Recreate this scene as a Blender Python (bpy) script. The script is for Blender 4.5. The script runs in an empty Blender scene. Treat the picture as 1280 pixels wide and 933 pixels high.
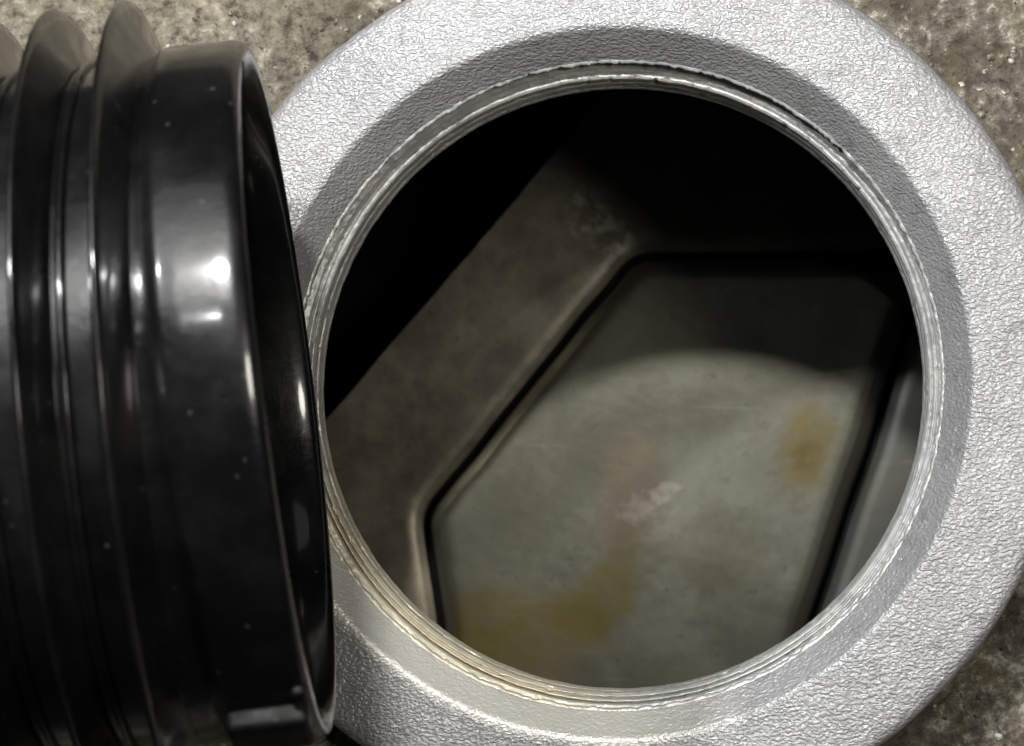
import bpy, bmesh, math, random
from mathutils import Vector, Matrix, noise
random.seed(7)
MM = 0.001
TAU = math.tau
scene = bpy.context.scene
col = scene.collection

# ------------------------------------------------------------------ camera
CAM = Vector((22, -18, 220)) * MM
AIM = Vector((-9.7, 0.6, 0)) * MM
cd = bpy.data.cameras.new('camera')
cam = bpy.data.objects.new('camera', cd)
col.objects.link(cam)
f = (AIM - CAM).normalized()
right = f.cross(Vector((0, 1, 0))).normalized()
up = right.cross(f).normalized()
m = Matrix((right, up, -f)).transposed().to_4x4()
m.translation = CAM
cam.matrix_world = m
cd.sensor_width = 36
cd.lens = 78.2
cd.clip_start = 0.005
cd.clip_end = 10
cd.dof.use_dof = True
cd.dof.focus_distance = 0.2235
cd.dof.aperture_fstop = 50
scene.camera = cam

# ------------------------------------------------------------------ light
w = bpy.data.worlds.new('World')
scene.world = w
w.use_nodes = True
bg = w.node_tree.nodes['Background']
bg.inputs[0].default_value = (0.9, 0.95, 1.0, 1)
bg.inputs[1].default_value = 0.014


def lamp(name, loc, power, radius, color):
    d = bpy.data.lights.new(name, 'POINT')
    d.energy = power
    d.shadow_soft_size = radius * MM
    d.color = color
    o = bpy.data.objects.new(name, d)
    o.location = Vector(loc) * MM
    col.objects.link(o)
    return o


lamp('torch_lamp', (-18, 116, 230), 2.2, 7, (1.0, 0.99, 0.96))
lamp('work_lamp', (-122, 132, 255), 1.9, 6, (0.97, 0.97, 1.0))
lamp('phone_lamp', (140, 14, 250), 1.0, 30, (1.0, 0.95, 0.85))
lamp('added_glint_lamp', (-20, 57, 226), 0.05, 1.3, (1.0, 1.0, 1.0))  # small lamp added only to put a glint on the cap
ad = bpy.data.lights.new('added_sheen_lamp', 'AREA')  # soft area lamp added for the broad grey sheen on the cap
ad.shape = 'ELLIPSE'
ad.size, ad.size_y, ad.energy = 0.5, 0.28, 0.15
sheen_obj = bpy.data.objects.new('added_sheen_lamp', ad)
sheen_obj.location = (-0.12, 0.42, 0.42)
sheen_obj.rotation_euler = (-Vector(sheen_obj.location)).to_track_quat('-Z', 'Y').to_euler()
col.objects.link(sheen_obj)
vs = scene.view_settings
vs.view_transform = 'Standard'
vs.look = 'None'
vs.exposure = 0
vs.gamma = 1


# ------------------------------------------------------------------ helpers
def link(name, me, mat=None, parent=None, smooth=True):
    o = bpy.data.objects.new(name, me)
    col.objects.link(o)
    if mat:
        me.materials.append(mat)
    if parent:
        o.parent = parent
    if smooth:
        for p in me.polygons:
            p.use_smooth = True
    return o


def mesh(name, verts, faces):
    me = bpy.data.meshes.new(name)
    me.from_pydata([(v[0] * MM, v[1] * MM, v[2] * MM) for v in verts], [], faces)
    me.update()
    return me


def empty(name, loc, label, cat):
    o = bpy.data.objects.new(name, None)
    o.empty_display_size = 0.01
    o.location = Vector(loc) * MM
    col.objects.link(o)
    o['label'] = label
    o['category'] = cat
    return o


def grid_faces(nu, nv, wrap_u=True):
    fs = []
    for i in range(nu if wrap_u else nu - 1):
        a = i * nv
        b = ((i + 1) % nu) * nv
        for j in range(nv - 1):
            fs.append((a + j, b + j, b + j + 1, a + j + 1))
    return fs


def resample(prof, step):
    out = [prof[0]]
    for (r0, z0), (r1, z1) in zip(prof, prof[1:]):
        n = max(1, int(round(math.hypot(r1 - r0, z1 - z0) / step)))
        for k in range(1, n + 1):
            t = k / n
            out.append((r0 + (r1 - r0) * t, z0 + (z1 - z0) * t))
    return out


def lathe(prof, n, axis='Z', fn=None):
    """prof: (radius, along) pairs; fn(theta, r, a) -> (r, a)"""
    vs_, nv = [], len(prof)
    for i in range(n):
        th = TAU * i / n
        c, s = math.cos(th), math.sin(th)
        for (r, a) in prof:
            if fn:
                r, a = fn(th, r, a)
            vs_.append((r * c, r * s, a) if axis == 'Z' else (a, r * c, r * s))
    return vs_, grid_faces(n, nv)


def sweep_helix(r_fn, a_fn, section, turns, per_turn, axis='Z', h_fn=None, jit=None, th0=0):
    """section: closed list of (dr, da). Sweeps it round the axis."""
    n = int(turns * per_turn) + 1
    vs_, ns = [], len(section)
    for i in range(n):
        th = th0 + TAU * i / per_turn
        t = i / (n - 1)
        h = h_fn(t) if h_fn else 1
        c, s = math.cos(th), math.sin(th)
        for k, (dr, da) in enumerate(section):
            j = jit(th, k) if jit else 0
            r = r_fn(t) + dr * h + j
            a = a_fn(th) + da * (0.35 + 0.65 * h)
            vs_.append((r * c, r * s, a) if axis == 'Z' else (a, r * c, r * s))
    fs = []
    for i in range(n - 1):
        for k in range(ns):
            k2 = (k + 1) % ns
            fs.append((i * ns + k, i * ns + k2, (i + 1) * ns + k2, (i + 1) * ns + k))
    fs.append(tuple(range(ns)))
    fs.append(tuple((n - 1) * ns + k for k in reversed(range(ns))))
    return vs_, fs


def fix_normals(me):
    bm = bmesh.new()
    bm.from_mesh(me)
    bmesh.ops.recalc_face_normals(bm, faces=bm.faces)
    bm.to_mesh(me)
    bm.free()


def rbox(sx, sy, sz, bev, seg=3):
    bm = bmesh.new()
    bmesh.ops.create_cube(bm, size=1)
    for v in bm.verts:
        v.co = Vector((v.co.x * sx, v.co.y * sy, v.co.z * sz)) * MM
    bmesh.ops.bevel(bm, geom=list(bm.edges), offset=bev * MM, segments=seg, profile=0.5, affect='EDGES')
    me = bpy.data.meshes.new('block')
    bm.to_mesh(me)
    bm.free()
    return me


# ------------------------------------------------------------------ materials
class Mat:
    def __init__(self, name):
        self.m = bpy.data.materials.new(name)
        self.m.use_nodes = True
        self.t = self.m.node_tree
        self.b = self.t.nodes['Principled BSDF']
        self.co = self.t.nodes.new('ShaderNodeTexCoord').outputs['Object']

    def n(self, kind, **kw):
        nd = self.t.nodes.new('ShaderNode' + kind)
        for k, v in kw.items():
            setattr(nd, k, v)
        return nd

    def l(self, a, b):
        self.t.links.new(a, b)

    def noise(self, scale, detail=4, rough=0.5, vec=None, dist=0.0):
        nd = self.n('TexNoise')
        nd.inputs['Scale'].default_value = scale
        nd.inputs['Detail'].default_value = detail
        nd.inputs['Roughness'].default_value = rough
        nd.inputs['Distortion'].default_value = dist
        self.l(vec or self.co, nd.inputs['Vector'])
        return nd.outputs['Fac']

    def ramp(self, fac, stops, interp='LINEAR'):
        nd = self.n('ValToRGB')
        cr = nd.color_ramp
        cr.interpolation = interp
        while len(cr.elements) < len(stops):
            cr.elements.new(0.5)
        for e, (p, c) in zip(cr.elements, stops):
            e.position = p
            e.color = (c, c, c, 1) if isinstance(c, (int, float)) else (*c, 1)
        self.l(fac, nd.inputs[0])
        return nd.outputs[0]

    def mix(self, fac, a, b, mode='MIX'):
        nd = self.n('Mix', data_type='RGBA', blend_type=mode)
        for sock, v in ((nd.inputs[0], fac), (nd.inputs[6], a), (nd.inputs[7], b)):
            if isinstance(v, tuple):
                sock.default_value = (*v, 1)
            elif isinstance(v, (int, float)):
                sock.default_value = v
            else:
                self.l(v, sock)
        return nd.outputs[2]

    def math(self, op, a, b=0.0, c=0.0, clamp=False):
        nd = self.n('Math', operation=op, use_clamp=clamp)
        for sock, v in zip(nd.inputs, (a, b, c)):
            if isinstance(v, (int, float)):
                sock.default_value = v
            else:
                self.l(v, sock)
        return nd.outputs[0]

    def bump(self, h, dist, strength=1.0, prev=None):
        nd = self.n('Bump')
        nd.inputs['Strength'].default_value = strength
        nd.inputs['Distance'].default_value = dist
        self.l(h, nd.inputs['Height'])
        if prev:
            self.l(prev, nd.inputs['Normal'])
        return nd.outputs[0]

    def set(self, **kw):
        for k, v in kw.items():
            s = self.b.inputs[k.replace('_', ' ')]
            if isinstance(v, tuple):
                s.default_value = (*v, 1)
            elif isinstance(v, (int, float)):
                s.default_value = v
            else:
                self.l(v, s)
        return self.m


def blob(M, x, y, rx, ry, ang=0, soft=0.5, wob=0.35, scale=160):
    """mask of a stain of its own shape on the xy plane (mm, object space)"""
    mp = M.n('Mapping', vector_type='TEXTURE')
    mp.inputs['Location'].default_value = (x * MM, y * MM, 0)
    mp.inputs['Rotation'].default_value = (0, 0, math.radians(ang))
    mp.inputs['Scale'].default_value = (rx * MM, ry * MM, 10)
    M.l(M.co, mp.inputs[0])
    ln = M.n('VectorMath', operation='LENGTH')
    M.l(mp.outputs[0], ln.inputs[0])
    nz = M.noise(scale, 4, 0.6)
    d = M.math('ADD', ln.outputs['Value'], M.math('MULTIPLY', M.math('SUBTRACT', nz, 0.5), wob * 2))
    mr = M.n('MapRange', interpolation_type='SMOOTHSTEP')
    M.l(d, mr.inputs[0])
    mr.inputs[1].default_value = 1 + soft * 0.5
    mr.inputs[2].default_value = 1 - soft * 0.5
    mr.inputs[3].default_value = 0
    mr.inputs[4].default_value = 1
    return mr.outputs[0]


def mat_collar():
    M = Mat('silver_textured_coating')
    mp = M.n('Mapping')
    mp.inputs['Rotation'].default_value = (0, 0, math.radians(-28))
    mp.inputs['Scale'].default_value = (0.8, 1.25, 1)
    M.l(M.co, mp.inputs[0])
    n1 = M.noise(2700, 1.5, 0.5, mp.outputs[0], 0.3)
    n2 = M.noise(4200, 2, 0.6)
    n3 = M.noise(70, 4, 0.55)
    h = M.math('ADD', M.ramp(n1, [(0.32, 0), (0.68, 1)], 'EASE'), M.math('MULTIPLY', n2, 0.35))
    sep = M.n('SeparateXYZ')
    M.l(M.co, sep.inputs[0])
    mr = M.n('MapRange')            # the sloping inner face was cast smoother than the rim
    M.l(sep.outputs['Z'], mr.inputs[0])
    mr.inputs[1].default_value = -0.0005
    mr.inputs[2].default_value = -0.0002
    mr.inputs[3].default_value = 0.7
    mr.inputs[4].default_value = 1.0
    h = M.math('MULTIPLY', h, mr.outputs[0])
    c = M.ramp(n3, [(0.3, (0.36, 0.36, 0.37)), (0.7, (0.48, 0.48, 0.485))])
    c = M.mix(M.ramp(M.noise(320, 5, 0.65), [(0.56, 0), (0.68, 0.6)]), c, (0.26, 0.25, 0.24))
    c = M.mix(M.ramp(M.noise(1700, 2, 0.5), [(0.66, 0), (0.72, 0.6)]), c, (0.75, 0.75, 0.76))
    c = M.mix(M.ramp(M.noise(28, 7, 0.7), [(0.5, 0), (0.72, 0.45)]), c, (0.24, 0.225, 0.20))
    sm = M.n('Mapping')
    sm.inputs['Rotation'].default_value = (0, 0, 0.9)
    sm.inputs['Scale'].default_value = (0.06, 2.5, 1)
    M.l(M.co, sm.inputs[0])
    c = M.mix(M.math('MULTIPLY', M.ramp(M.noise(380, 2, 0.5, sm.outputs[0]), [(0.68, 0), (0.72, 0.6)]), M.ramp(M.noise(60, 2), [(0.5, 0), (0.6, 1)])), c, (0.22, 0.22, 0.22))
    # pale band painted on the slope's lower left, where it faces the light
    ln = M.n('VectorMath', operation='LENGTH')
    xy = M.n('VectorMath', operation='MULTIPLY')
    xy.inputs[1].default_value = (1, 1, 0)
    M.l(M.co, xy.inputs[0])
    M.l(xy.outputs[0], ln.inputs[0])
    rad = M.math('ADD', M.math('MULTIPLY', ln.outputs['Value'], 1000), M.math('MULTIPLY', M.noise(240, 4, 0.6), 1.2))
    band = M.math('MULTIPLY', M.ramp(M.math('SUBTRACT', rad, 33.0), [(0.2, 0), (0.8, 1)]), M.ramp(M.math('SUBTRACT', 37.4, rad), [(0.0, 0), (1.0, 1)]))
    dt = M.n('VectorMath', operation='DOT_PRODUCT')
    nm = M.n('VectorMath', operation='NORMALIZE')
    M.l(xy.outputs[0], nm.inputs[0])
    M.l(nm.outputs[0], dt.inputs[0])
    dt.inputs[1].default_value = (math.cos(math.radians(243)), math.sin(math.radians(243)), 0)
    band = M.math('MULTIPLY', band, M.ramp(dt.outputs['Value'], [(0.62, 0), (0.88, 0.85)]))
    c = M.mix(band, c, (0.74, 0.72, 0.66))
    h = M.math('MULTIPLY', h, M.math('SUBTRACT', 1.0, M.math('MULTIPLY', band, 0.7)))
    b = M.bump(h, 0.00009, 1.0)
    c = M.mix(blob(M, 0, -37.4, 1.6, 0.7, 4, 0.5, 0.4, 900), c, (0.11, 0.07, 0.025))
    return M.set(Base_Color=c, Metallic=0.35, Roughness=M.ramp(n3, [(0.2, 0.36), (0.8, 0.48)]), Normal=b)


def mat_machined():
    M = Mat('machined_metal')
    n1 = M.noise(260, 6, 0.65)
    n2 = M.noise(1500, 3, 0.6)
    c = M.ramp(n1, [(0.3, (0.38, 0.39, 0.38)), (0.5, (0.52, 0.53, 0.52)), (0.75, (0.62, 0.60, 0.52))])
    c = M.mix(M.ramp(n2, [(0.57, 0), (0.68, 0.6)]), c, (0.22, 0.19, 0.14))
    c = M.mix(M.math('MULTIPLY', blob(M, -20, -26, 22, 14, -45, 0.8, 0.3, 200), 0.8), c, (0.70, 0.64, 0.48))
    return M.set(Base_Color=c, Metallic=0.35, Roughness=M.ramp(n1, [(0.3, 0.32), (0.7, 0.5)]), Normal=M.bump(M.math('ADD', n2, n1), 0.00009, 0.8))


def mat_cast():
    M = Mat('dirty_cast_metal')
    n1 = M.noise(95, 8, 0.68)
    n2 = M.noise(700, 6, 0.72)
    n3 = M.noise(1300, 3, 0.6)
    c = M.ramp(n1, [(0.3, (0.05, 0.041, 0.029)), (0.46, (0.15, 0.128, 0.092)), (0.58, (0.29, 0.26, 0.205)), (0.72, (0.50, 0.47, 0.40))])
    c = M.mix(M.ramp(n2, [(0.38, 0.75), (0.55, 0)]), c, (0.045, 0.038, 0.032))
    c = M.mix(M.ramp(M.math('MULTIPLY', n2, M.math('ADD', n1, 0.55)), [(0.60, 0), (0.70, 0.85)]), c, (0.62, 0.60, 0.54))
    c = M.mix(M.ramp(M.noise(120, 4, 0.6), [(0.55, 0), (0.7, 0.5)]), c, (0.19, 0.15, 0.06))
    c = M.mix(M.math('MULTIPLY', blob(M, -52, 52, 46, 26, 40, 0.9, 0.4, 60), M.ramp(n2, [(0.35, 0.0), (0.6, 0.6)])), c, (0.46, 0.41, 0.31))
    h = M.math('ADD', M.math('MULTIPLY', n2, 1.0), M.math('MULTIPLY', n3, 0.4))
    return M.set(Base_Color=c, Metallic=0.1, Roughness=M.ramp(n2, [(0.3, 0.7), (0.65, 0.38)]), Normal=M.bump(h, 0.0006, 1.0))


def mat_steel(name, stains=False, film=False):
    M = Mat(name)
    n1 = M.noise(38, 6, 0.6)
    n2 = M.noise(260, 5, 0.65)
    c = M.ramp(n1, [(0.28, (0.105, 0.095, 0.058)), (0.5, (0.145, 0.14, 0.10)), (0.72, (0.195, 0.192, 0.152))])
    c = M.mix(M.ramp(n2, [(0.58, 0), (0.75, 0.45)]), c, (0.07, 0.065, 0.05))
    if film:      # thin brown film left by the liquid; darker tone at the right
        c = M.mix(M.math('MULTIPLY', blob(M, -42, 20, 42, 60, 0, 0.5, 0.3, 60), 0.85), c, M.ramp(M.noise(55, 5, 0.6), [(0.3, (0.24, 0.21, 0.15)), (0.7, (0.40, 0.36, 0.28))]))
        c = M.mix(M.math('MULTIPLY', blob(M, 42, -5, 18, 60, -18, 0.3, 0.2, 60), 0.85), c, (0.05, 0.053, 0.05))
        sc_ = M.math('MULTIPLY', blob(M, -9, 27, 5.5, 2.6, -42, 0.9, 0.8, 260), M.ramp(M.noise(330, 4, 0.7), [(0.46, 0), (0.56, 0.9)]))
        c = M.mix(sc_, c, (0.72, 0.69, 0.60))
    c = M.mix(M.ramp(M.noise(120, 6, 0.68), [(0.42, 0.55), (0.6, 0)]), c, (0.075, 0.07, 0.05))
    # fine scratches and grit
    mp = M.n('Mapping')
    mp.inputs['Rotation'].default_value = (0, 0, 0.5)
    mp.inputs['Scale'].default_value = (0.12, 2.2, 1)
    M.l(M.co, mp.inputs[0])
    c = M.mix(M.ramp(M.noise(420, 3, 0.6, mp.outputs[0]), [(0.64, 0), (0.72, 0.2)]), c, (0.30, 0.29, 0.25))
    c = M.mix(M.ramp(M.noise(620, 3, 0.65), [(0.63, 0), (0.72, 0.5)]), c, (0.05, 0.042, 0.028))
    if stains:
        for (x, y, rx, ry, a, k, colr, wob, sc) in STAINS:
            brk = M.ramp(M.noise(sc * 1.7, 5, 0.7), [(0.36, 0.45), (0.56, 1.0)])
            c = M.mix(M.math('MULTIPLY', M.math('MULTIPLY', blob(M, x, y, rx, ry, a, 0.7, wob, sc), k), brk), c, colr)
    return M.set(Base_Color=c, Metallic=0.4, Roughness=M.ramp(n1, [(0.3, 0.36), (0.7, 0.52)]), Normal=M.bump(n2, 0.00012, 0.5))


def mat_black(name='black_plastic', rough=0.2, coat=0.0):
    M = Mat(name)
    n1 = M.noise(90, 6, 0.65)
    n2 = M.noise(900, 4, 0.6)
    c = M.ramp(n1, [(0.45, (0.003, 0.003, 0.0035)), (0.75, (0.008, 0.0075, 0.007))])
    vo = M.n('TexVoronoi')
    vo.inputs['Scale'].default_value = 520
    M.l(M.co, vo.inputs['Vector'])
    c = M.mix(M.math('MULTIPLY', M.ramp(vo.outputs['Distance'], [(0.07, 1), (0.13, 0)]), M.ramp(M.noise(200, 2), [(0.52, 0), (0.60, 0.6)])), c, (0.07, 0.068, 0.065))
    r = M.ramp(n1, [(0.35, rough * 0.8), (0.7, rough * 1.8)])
    return M.set(Base_Color=c, Roughness=r, Specular_IOR_Level=0.28, Coat_Weight=coat, Coat_Roughness=0.1, Normal=M.bump(n2, 0.00006, 0.6))


# stains on the tank floor: x, y, rx, ry, angle, strength, colour, wobble, noise scale
STAINS = [
    (18.6, -3.5, 3.6, 5.4, -8, 0.75, (0.14, 0.103, 0.014), 0.55, 210),
    (18.8, -4.8, 2.2, 2.0, 10, 0.7, (0.10, 0.07, 0.010), 0.6, 300),
    (-21.5, -28.5, 12, 6.0, 12, 0.95, (0.105, 0.078, 0.015), 0.6, 140),
    (-8.5, -23.5, 6.2, 3.6, 48, 0.95, (0.105, 0.08, 0.014), 0.6, 190),
    (-5.3, -18, 1.6, 5.0, -8, 0.6, (0.10, 0.082, 0.035), 0.6, 220),
    (-4.3, -9, 4.0, 8.0, -15, 0.35, (0.16, 0.11, 0.065), 0.7, 160),
    (-3.6, -11.6, 2.2, 1.6, 20, 0.4, (0.34, 0.29, 0.25), 1.8, 420),
    (-0.5, -9.4, 2.2, 1.0, 30, 0.45, (0.36, 0.32, 0.28), 1.8, 520),
    (5.5, -17, 7.5, 5.5, 10, 0.5, (0.09, 0.078, 0.04), 0.8, 170),
]

# ------------------------------------------------------------------ cast surface round the neck (the setting)
CAST_Z = -7.0


def build_cast():
    nr, na = 90, 420
    vs_ = []
    for i in range(na):
        th = TAU * i / na
        c, s = math.cos(th), math.sin(th)
        for j in range(nr):
            t = j / (nr - 1)
            r = 43.6 + 75 * t ** 1.25
            x, y = r * c, r * s
            p = Vector((x, y, 0))
            z = CAST_Z + 1.1 * noise.noise(p * 0.06) + 0.55 * noise.noise(p * 0.22) + 0.40 * noise.noise(p * 0.7) + 0.28 * noise.noise(p * 1.7)
            # shallow step running beside the collar at the upper left
            e = (-0.64 * x + 0.77 * y) - 49
            z += 1.2 / (1 + math.exp(-e * 2.0)) - 0.4
            # falls away towards the lower right corner
            g = (x - y) / 1.414 - 30
            z -= 6.5 / (1 + math.exp(-(g - 8) * 0.35)) * min(1, t * 8 + 0.3)
            vs_.append((x, y, z))
    me = mesh('cast_surface', vs_, grid_faces(na, nr))
    fix_normals(me)
    o = link('cast_surface', me, mat_cast())
    o['kind'] = 'structure'
    return o


cast = build_cast()


def build_grit():
    rnd = random.Random(3)
    from mathutils.bvhtree import BVHTree
    me0 = cast.data
    bvh = BVHTree.FromPolygons([v.co / MM for v in me0.vertices], [tuple(p.vertices) for p in me0.polygons])
    vs_, fs = [], []
    ico = [(0, 0, 1), (0.89, 0, 0.45), (0.28, 0.85, 0.45), (-0.72, 0.53, 0.45), (-0.72, -0.53, 0.45), (0.28, -0.85, 0.45), (0, 0, -0.4)]
    icf = [(0, 1, 2), (0, 2, 3), (0, 3, 4), (0, 4, 5), (0, 5, 1), (6, 2, 1), (6, 3, 2), (6, 4, 3), (6, 5, 4), (6, 1, 5)]
    for _ in range(6000):
        th = rnd.random() * TAU
        r = 44.9 + 32 * rnd.random() ** 1.3
        x, y = r * math.cos(th), r * math.sin(th)
        if noise.noise(Vector((x, y, 4)) * 0.18) + 0.25 * rnd.random() < 0.0:
            continue
        hit = bvh.ray_cast(Vector((x, y, 20)), Vector((0, 0, -1)))[0]
        if hit is None:
            continue
        sz = 0.08 + 0.36 * rnd.random() ** 3
        b0 = len(vs_)
        ca, sa = math.cos(th * 9), math.sin(th * 9)
        sx, sy = sz * rnd.uniform(0.7, 1.5), sz * rnd.uniform(0.6, 1.1)
        for (a, b_, c) in ico:
            j = rnd.uniform(0.75, 1.25)
            px, py = a * sx * j, b_ * sy * j
            vs_.append((x + px * ca - py * sa, y + px * sa + py * ca, hit.z + c * sz * 0.7 * j))
        fs += [tuple(b0 + k for k in f_) for f_ in icf]
    me = mesh('grit', vs_, fs)
    M = Mat('loose_grit')
    c = M.ramp(M.noise(800, 2, 0.5), [(0.3, (0.03, 0.025, 0.02)), (0.48, (0.13, 0.105, 0.075)), (0.58, (0.27, 0.24, 0.19)), (0.68, (0.62, 0.60, 0.54))])
    o = link('grit', me, M.set(Base_Color=c, Roughness=0.6), None, False)
    o['kind'] = 'stuff'
    o['label'] = 'brown and pale grit stuck to the dirty metal around the collar'
    o['category'] = 'grit'


build_grit()

# ------------------------------------------------------------------ filler neck
neck = empty('filler_neck', (0, 0, 0), 'silver textured metal collar round the open threaded hole', 'filler neck')
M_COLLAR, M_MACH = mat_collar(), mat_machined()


def n1d(th, f_, seed, r=10):
    return noise.noise(Vector((math.cos(th) * f_, math.sin(th) * f_, seed)))


def lip_drop(th):
    # the inner slope is steep at the top of the picture and shallower at the lower left
    return 0.85 * (0.5 - 0.5 * math.cos(th - math.radians(75)))


def build_collar():
    prof = [(44.2, -9.5), (44.6, -2.0), (44.55, -1.1), (44.3, -0.55), (43.8, -0.2), (43.0, -0.03), (40.5, 0.02), (36.0, 0.0), (35.65, -0.06), (35.35, -0.35), (33.0, -4.0)]
    prof = resample(prof, 0.35)

    def fn(th, r, a):
        x, y = r * math.cos(th), r * math.sin(th)
        p = Vector((x, y, a))
        k = 0.10 * noise.noise(p * 0.12) + 0.05 * noise.noise(p * 0.6)
        e = 0
        if r > 42:
            e = 0.18 * n1d(th, 6, 3.3) + 0.08 * n1d(th, 30, 1.2)
        if r < 33.3 and a < -1:
            e = (0.10 * n1d(th, 26, 5.1) + 0.10 * n1d(th, 70, 9.4)) * (33.3 - r) / 0.45
        if r < 35.4:
            a += lip_drop(th) * 1.7 * min(1, (35.4 - r) / 2.35)
        return r + e, a + k
    v, fc = lathe(prof, 540, 'Z', fn)
    me = mesh('collar', v, fc)
    fix_normals(me)
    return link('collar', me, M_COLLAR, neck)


collar = build_collar()


def mat_groove_shade():
    M = Mat('painted_groove_shade')  # dark brown painted in the groove for the shade under the lip
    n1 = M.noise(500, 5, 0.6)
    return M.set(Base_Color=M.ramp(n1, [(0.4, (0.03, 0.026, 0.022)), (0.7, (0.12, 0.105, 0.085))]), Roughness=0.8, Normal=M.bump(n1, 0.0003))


M_GROOVE_SHADE = mat_groove_shade()


def build_lip():
    # sharp burred edge where the coating was cut
    prof = [(33.06, -3.92, 1), (32.86, -3.98, 1), (32.72, -4.15, 1), (32.8, -4.35, 1), (33.3, -4.7, 0.5), (33.35, -5.3, 0), (33.2, -5.45, 0)]
    wt = {p[:2]: p[2] for p in prof}
    prof = [p[:2] for p in prof]

    def fn(th, r, a):
        k = wt[(r, a)]
        j = (0.14 * n1d(th, 26, 5.1) + 0.20 * n1d(th, 95, 2.4)) * k * (0.3 if r > 33 else 1)
        return r + j, a + (0.12 * n1d(th, 60, 7.7) + lip_drop(th) * 1.7) * k
    for nm, pr, mt in (('burred_lip', prof[:4], M_MACH), ('relief_groove', prof[3:], M_GROOVE_SHADE)):
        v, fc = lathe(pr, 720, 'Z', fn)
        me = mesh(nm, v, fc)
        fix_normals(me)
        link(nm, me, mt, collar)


build_lip()


def build_neck_thread():
    prof = resample([(33.25, -5.4), (31.75, -6.2), (31.6, -6.35), (31.25, -9.4)], 0.06) + [(31.2, -9.6), (31.3, -9.9), (34.5, -10.1), (34.6, -17.5)]
    pitch = 1.5

    def fn(th, r, a):
        p = (a / pitch + th / TAU + 0.2) % 1.0
        g = 0.7 * max(0, 1 - (abs(p - 0.5) * pitch / 0.22) ** 2) if -9.3 < a < -6.35 else 0
        chip = max(0, n1d(th, 55, a * 0.9 + 2) - 0.36) * 0.7 if -9.6 < a < -6.1 else 0
        if r > 31.7 and a > -6.3:      # turned line in the sloping seat
            a -= (0.12 + 0.6 * max(0, math.cos(th - math.radians(240)))) * max(0, 1 - ((r - 32.5) / 0.14) ** 2, 1 - ((r - 32.02) / 0.14) ** 2)
        wob = 0.05 * n1d(th, 18, a * 0.5) + 0.03 * n1d(th, 80, a * 2.0)
        return r + g + chip + wob, a + 0.05 * n1d(th, 30, 2) + 0.04 * n1d(th, 90, r * 3)
    v, fc = lathe(prof, 720, 'Z', fn)
    me = mesh('thread', v, fc)
    fix_normals(me)
    link('thread', me, M_MACH, neck)


build_neck_thread()

# ------------------------------------------------------------------ tank interior
FZ = -75.0
tank = empty('metal_tank', (0, 0, FZ), 'stained grey steel tank interior seen through the round hole', 'tank')
M_FLOOR = mat_steel('stained_tank_steel', True)


def mat_low_bounce():
    M = Mat('low_bounce_dark')  # darkened colour on unseen walls, added to cut bounced light
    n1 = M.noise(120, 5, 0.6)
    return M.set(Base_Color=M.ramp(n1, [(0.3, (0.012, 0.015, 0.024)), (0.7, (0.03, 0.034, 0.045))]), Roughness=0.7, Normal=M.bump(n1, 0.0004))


M_WALL = mat_low_bounce()
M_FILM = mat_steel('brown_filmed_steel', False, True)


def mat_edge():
    M = Mat('edge_painted_highlight')
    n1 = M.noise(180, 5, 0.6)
    c = M.mix(blob(M, -21, 1.5, 3.5, 17, -39.5, 0.7, 0.3, 150), (0.13, 0.125, 0.095), M.ramp(n1, [(0.35, (0.42, 0.38, 0.25)), (0.65, (0.70, 0.64, 0.45))]))  # pale warm streak paints the highlight on the left diagonal bevel
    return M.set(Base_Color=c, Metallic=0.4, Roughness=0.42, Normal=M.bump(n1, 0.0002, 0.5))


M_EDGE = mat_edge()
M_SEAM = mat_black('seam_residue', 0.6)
M_VOID_SHADE = mat_black('void_shade_black', 0.35)  # black colour stands for the unlit depth behind the floor edge


def rounded_poly(pts, rad, seg=10):
    out = []
    n = len(pts)
    for i in range(n):
        p0, p1, p2 = Vector(pts[i - 1]), Vector(pts[i]), Vector(pts[(i + 1) % n])
        a, b = (p0 - p1).normalized(), (p2 - p1).normalized()
        ang = math.acos(max(-1, min(1, a.dot(b))))
        d = rad / math.tan(ang / 2)
        ctr = p1 + (a + b).normalized() * (rad / math.sin(ang / 2))
        s, e = p1 + a * d, p1 + b * d
        a0 = math.atan2(s.y - ctr.y, s.x - ctr.x)
        a1 = math.atan2(e.y - ctr.y, e.x - ctr.x)
        da = (a1 - a0 + math.pi) % TAU - math.pi
        for k in range(seg + 1):
            q = a0 + da * k / seg
            out.append((ctr.x + rad * math.cos(q), ctr.y + rad * math.sin(q)))
    return out


def densify(poly, step):
    out = []
    n = len(poly)
    for i in range(n):
        a, b = Vector(poly[i]), Vector(poly[(i + 1) % n])
        k = max(1, int((b - a).length / step))
        for j in range(k):
            q = a.lerp(b, j / k)
            out.append((q.x, q.y))
    return out


def poly_offset(poly, d):
    """outward for counter-clockwise outlines"""
    out = []
    n = len(poly)
    for i in range(n):
        p0, p1, p2 = Vector(poly[i - 1]), Vector(poly[i]), Vector(poly[(i + 1) % n])
        t = ((p1 - p0).normalized() + (p2 - p1).normalized()).normalized()
        out.append((p1.x + t.y * d, p1.y - t.x * d))
    return out


# raised panel outline on the tank floor, counter-clockwise (mm)
PANEL = [(-32.0, -11.9), (-29.6, -30), (-26, -50), (11, -50), (35, 22.0), (-4.0, 22.0)]
PANEL = densify(rounded_poly(PANEL, 4.6), 1.4)
PANEL = [(x + 0.3 * noise.noise(Vector((x, y, 1)) * 0.12), y + 0.3 * noise.noise(Vector((x, y, 9)) * 0.12)) for x, y in PANEL]
# outline of the floor; its first side is the edge over the added black void
FLOOR = [(-6.5, 46), (-58, -13), (-58, -60), (60, -60), (60, 46)]


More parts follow.
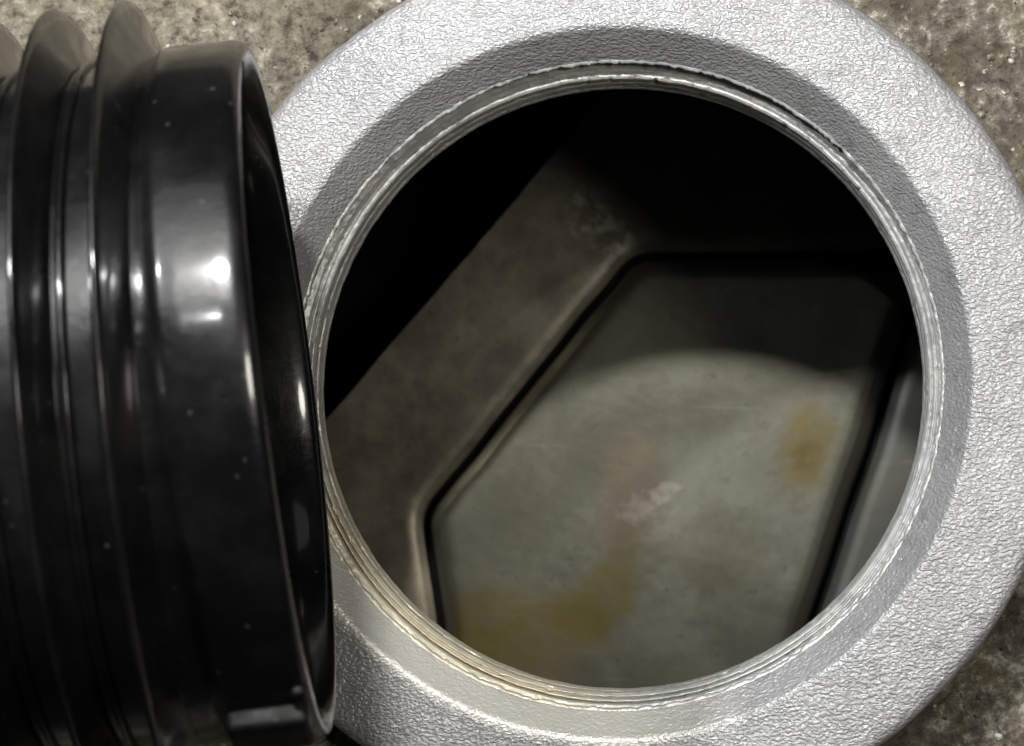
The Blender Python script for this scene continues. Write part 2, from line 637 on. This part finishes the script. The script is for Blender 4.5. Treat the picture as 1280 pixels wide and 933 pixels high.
def ray_out(poly, c, p):
    d = (Vector(p) - c).normalized()
    best = None
    for i in range(len(poly)):
        a, e = Vector(poly[i]), Vector(poly[(i + 1) % len(poly)])
        e = e - a
        den = d.x * e.y - d.y * e.x
        if abs(den) < 1e-9:
            continue
        q = a - c
        t = (q.x * e.y - q.y * e.x) / den
        u = (q.x * d.y - q.y * d.x) / den
        if t > 0 and -1e-6 <= u <= 1 + 1e-6 and (best is None or t < best):
            best = t
    return c + d * best


def slab(name, a, b, z0, z1, mat, th=2.0):
    d = (b - a).normalized()
    nrm = Vector((d.y, -d.x)) * th
    a2, b2 = a + nrm, b + nrm
    v = [(a.x, a.y, z0), (b.x, b.y, z0), (b.x, b.y, z1), (a.x, a.y, z1), (a2.x, a2.y, z0), (b2.x, b2.y, z0), (b2.x, b2.y, z1), (a2.x, a2.y, z1)]
    fc = [(0, 1, 2, 3), (5, 4, 7, 6), (0, 4, 5, 1), (3, 2, 6, 7), (1, 5, 6, 2), (0, 3, 7, 4)]
    return link(name, mesh(name, v, fc), mat, tank, False)


def build_tank():
    n = len(PANEL)
    ctr = Vector((-4, -12))
    # raised panel with rolled edge
    rings = [(0.0, -1.8), (-0.2, -0.6), (-0.5, 0.4), (-1.1, 1.3), (-1.9, 2.1), (-2.5, 2.4), (-3.2, 2.5)]
    vs_, fs = [], []
    for (d, z) in rings:
        for (x, y) in poly_offset(PANEL, d):
            vs_.append((x, y, z))
    last = vs_[-n:]
    inner = 22
    for k in range(1, inner):
        t = 1 - k / inner
        for (x, y, z) in last:
            q = ctr + (Vector((x, y)) - ctr) * t
            p = Vector((q.x, q.y, 0))
            vs_.append((q.x, q.y, 2.5 + (0.10 * noise.noise(p * 0.05) + 0.03 * noise.noise(p * 0.2)) * min(1, k / 4)))
    nr = len(rings) + inner - 1
    for k in range(nr - 1):
        for i in range(n):
            j = (i + 1) % n
            fs.append((k * n + i, k * n + j, (k + 1) * n + j, (k + 1) * n + i))
    vs_.append((ctr.x, ctr.y, vs_[-1][2]))
    for i in range(n):
        fs.append(((nr - 1) * n + i, (nr - 1) * n + (i + 1) % n, len(vs_) - 1))
    cut = 4 * n
    edge_f = [f_ for k, f_ in enumerate(fs) if k < cut]
    me = mesh('raised_panel', vs_, [f_ for k, f_ in enumerate(fs) if k >= cut])
    fix_normals(me)
    panel = link('raised_panel', me, M_FLOOR, tank)
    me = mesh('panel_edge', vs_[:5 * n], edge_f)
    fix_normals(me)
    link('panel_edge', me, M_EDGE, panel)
    # floor with a pressed channel round the panel
    vs_, fs = [], []
    offs = [(0.95, -0.85), (1.7, -0.4), (2.2, -0.12), (3.4, 0)]
    cv, cf = [], []
    co = [(-0.15, -1.5), (0.2, -3.0), (1.1, -3.0), (1.5, -0.6)]
    for (d, z) in co:
        for (x, y), (x2, y2) in zip(poly_offset(PANEL, d), poly_offset(PANEL, d - 0.4)):
            t = max(0, min(1, 0.5 + 1.2 * noise.noise(Vector((x, y, 6)) * 0.25))) if d > 1 else 0
            cv.append((x + (x2 - x) * t, y + (y2 - y) * t, z))
    for k in range(3):
        for i in range(n):
            j = (i + 1) % n
            cf.append((k * n + i, k * n + j, (k + 1) * n + j, (k + 1) * n + i))
    me = mesh('seam', cv, cf)
    fix_normals(me)
    link('seam', me, M_SEAM, tank)
    for (d, z) in offs:
        for (x, y) in poly_offset(PANEL, d):
            vs_.append((x, y, z))
    last = vs_[-n:]
    for k in range(1, 9):
        for (x, y, z) in last:
            q = ray_out(FLOOR, ctr, (x, y))
            q = Vector((x, y)).lerp(q, k / 8)
            p = Vector((q.x, q.y, 3))
            wq = 0.12 * noise.noise(p * 0.16) + 0.10 * noise.noise(p * 0.6)
            vs_.append((q.x + wq, q.y - wq, 0.3 * noise.noise(p * 0.08) * min(1, k / 2)))
    for k in range(len(offs) + 7):
        for i in range(n):
            j = (i + 1) % n
            fs.append((k * n + i, k * n + j, (k + 1) * n + j, (k + 1) * n + i))
    me = mesh('tank_floor', vs_, fs)
    fix_normals(me)
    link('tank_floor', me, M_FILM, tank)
    # walls round the floor and round the added void behind its slanting edge
    F = [Vector(p) for p in FLOOR]
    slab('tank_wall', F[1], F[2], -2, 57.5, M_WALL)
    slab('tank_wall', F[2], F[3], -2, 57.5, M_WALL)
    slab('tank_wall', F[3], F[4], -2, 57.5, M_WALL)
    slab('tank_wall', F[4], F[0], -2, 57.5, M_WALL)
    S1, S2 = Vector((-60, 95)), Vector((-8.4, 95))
    slab('added_void_wall', F[0] + Vector((0, 2)), S2, -62, 57.5, M_VOID_SHADE)
    slab('added_void_wall', S2, S1 + Vector((-40, 0)), -62, 57.5, M_VOID_SHADE)
    slab('added_void_wall', S1 + Vector((-40, 0)), Vector((-100, -13)), -62, 57.5, M_VOID_SHADE)
    slab('added_void_wall', Vector((-100, -13)), F[1], -62, 57.5, M_VOID_SHADE)
    slab('added_void_wall', F[0], F[1], -62, -0.8, M_VOID_SHADE, -2.0)
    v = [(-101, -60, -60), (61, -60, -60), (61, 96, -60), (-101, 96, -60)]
    link('added_void_floor', mesh('added_void_floor', v, [(0, 1, 2, 3)]), M_VOID_SHADE, tank, False)
    # underside of the top, with the hole
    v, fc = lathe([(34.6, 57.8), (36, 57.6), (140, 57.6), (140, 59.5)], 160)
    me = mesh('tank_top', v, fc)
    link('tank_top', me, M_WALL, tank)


build_tank()

# ------------------------------------------------------------------ black screw cap
cap = empty('screw_cap', (-24.6, -3.2, 31.3), 'glossy black plastic screw cap with coarse thread, lying on its side left of the hole', 'cap')
AX_TILT, AX_YAW = math.radians(9.0), math.radians(7.0)
cap.rotation_euler = (0, AX_TILT, AX_YAW)
M_CAP = mat_black('black_plastic', 0.3, 0.75)
M_LUG = mat_black('black_plastic_matt', 0.5)


def build_cap():
    prof = [(20, -22), (27.2, -21.8), (27.9, -20), (28.3, -3), (28.6, -0.8), (29.0, -0.15), (29.5, 0.05), (30.0, -0.1), (30.35, -0.6), (30.45, -1.4), (30.45, -6.6), (30.3, -7.1), (29.9, -7.5), (29.6, -8.2),
            (29.6, -30), (38, -30.5)]
    prof = resample(prof, 1.2)
    v, fc = lathe(prof, 200, 'X')
    me = mesh('cap_body', v, fc)
    fix_normals(me)
    body = link('cap_body', me, M_CAP, cap)
    # closing disc inside the hollow body
    v, fc = lathe([(0.01, -22), (12, -22), (20.05, -22)], 96, 'X')
    link('inner_disc', mesh('inner_disc', v, fc), M_CAP, body)
    # coarse thread
    sec = [(-0.6, 2.1), (0.2, 1.7), (1.8, 0.85), (3.9, 0.42), (4.9, 0.16), (5.05, -0.08), (4.6, -0.34), (1.5, -0.75), (0.2, -1.2), (-0.6, -1.5)]
    v, fc = sweep_helix(lambda t: 29.7, lambda th: -7.3 - 6.0 * th / TAU, sec, 3.15, 150, 'X', lambda t: min(1, t * 30 + 0.02, (1 - t) * 30 + 0.02), th0=-2.2)
    v = [(x + 6.0 * (-2.2) / TAU, y, z) for x, y, z in v]
    me = mesh('thread', v, fc)
    fix_normals(me)
    link('thread', me, M_CAP, cap)
    # small rib in the valley
    sec = [(-0.3, 0.5), (0.35, 0.25), (0.5, 0), (0.35, -0.25), (-0.3, -0.5)]
    v, fc = sweep_helix(lambda t: 29.7, lambda th: -10.7 - 6.0 * th / TAU, sec, 2.6, 150, 'X', None, th0=-2.2)
    v = [(x + 6.0 * (-2.2) / TAU, y, z) for x, y, z in v]
    me = mesh('valley_rib', v, fc)
    fix_normals(me)
    link('valley_rib', me, M_CAP, cap)
    # stop lug on the plain collar
    for nm, sx, sy, sz, ax, ph, rr, bev in (('stop_lug', 6.6, 5.4, 3.0, -3.7, -65, 30.7, 0.6), ('lug_pip', 1.3, 1.5, 1.5, -0.9, -57, 30.4, 0.5)):
        lug = link(nm, rbox(sx, sy, sz, bev), M_LUG, cap)
        a = math.radians(ph)
        lug.location = Vector((ax, rr * math.sin(a), rr * math.cos(a))) * MM
        lug.rotation_euler = (-a, 0, 0)
    # grip head beyond the frame
    n = 240
    prof = resample([(29.0, -30.2), (39, -30.2), (40, -31), (40, -43), (38.5, -44.5), (0.01, -45)], 2.5)

    def knurl(th, r, a):
        return (r + (0.7 * math.cos(th * 24) if r > 38 else 0)), a
    v, fc = lathe(prof, n, 'X', knurl)
    me = mesh('grip_head', v, fc)
    fix_normals(me)
    link('grip_head', me, M_CAP, cap)


build_cap()
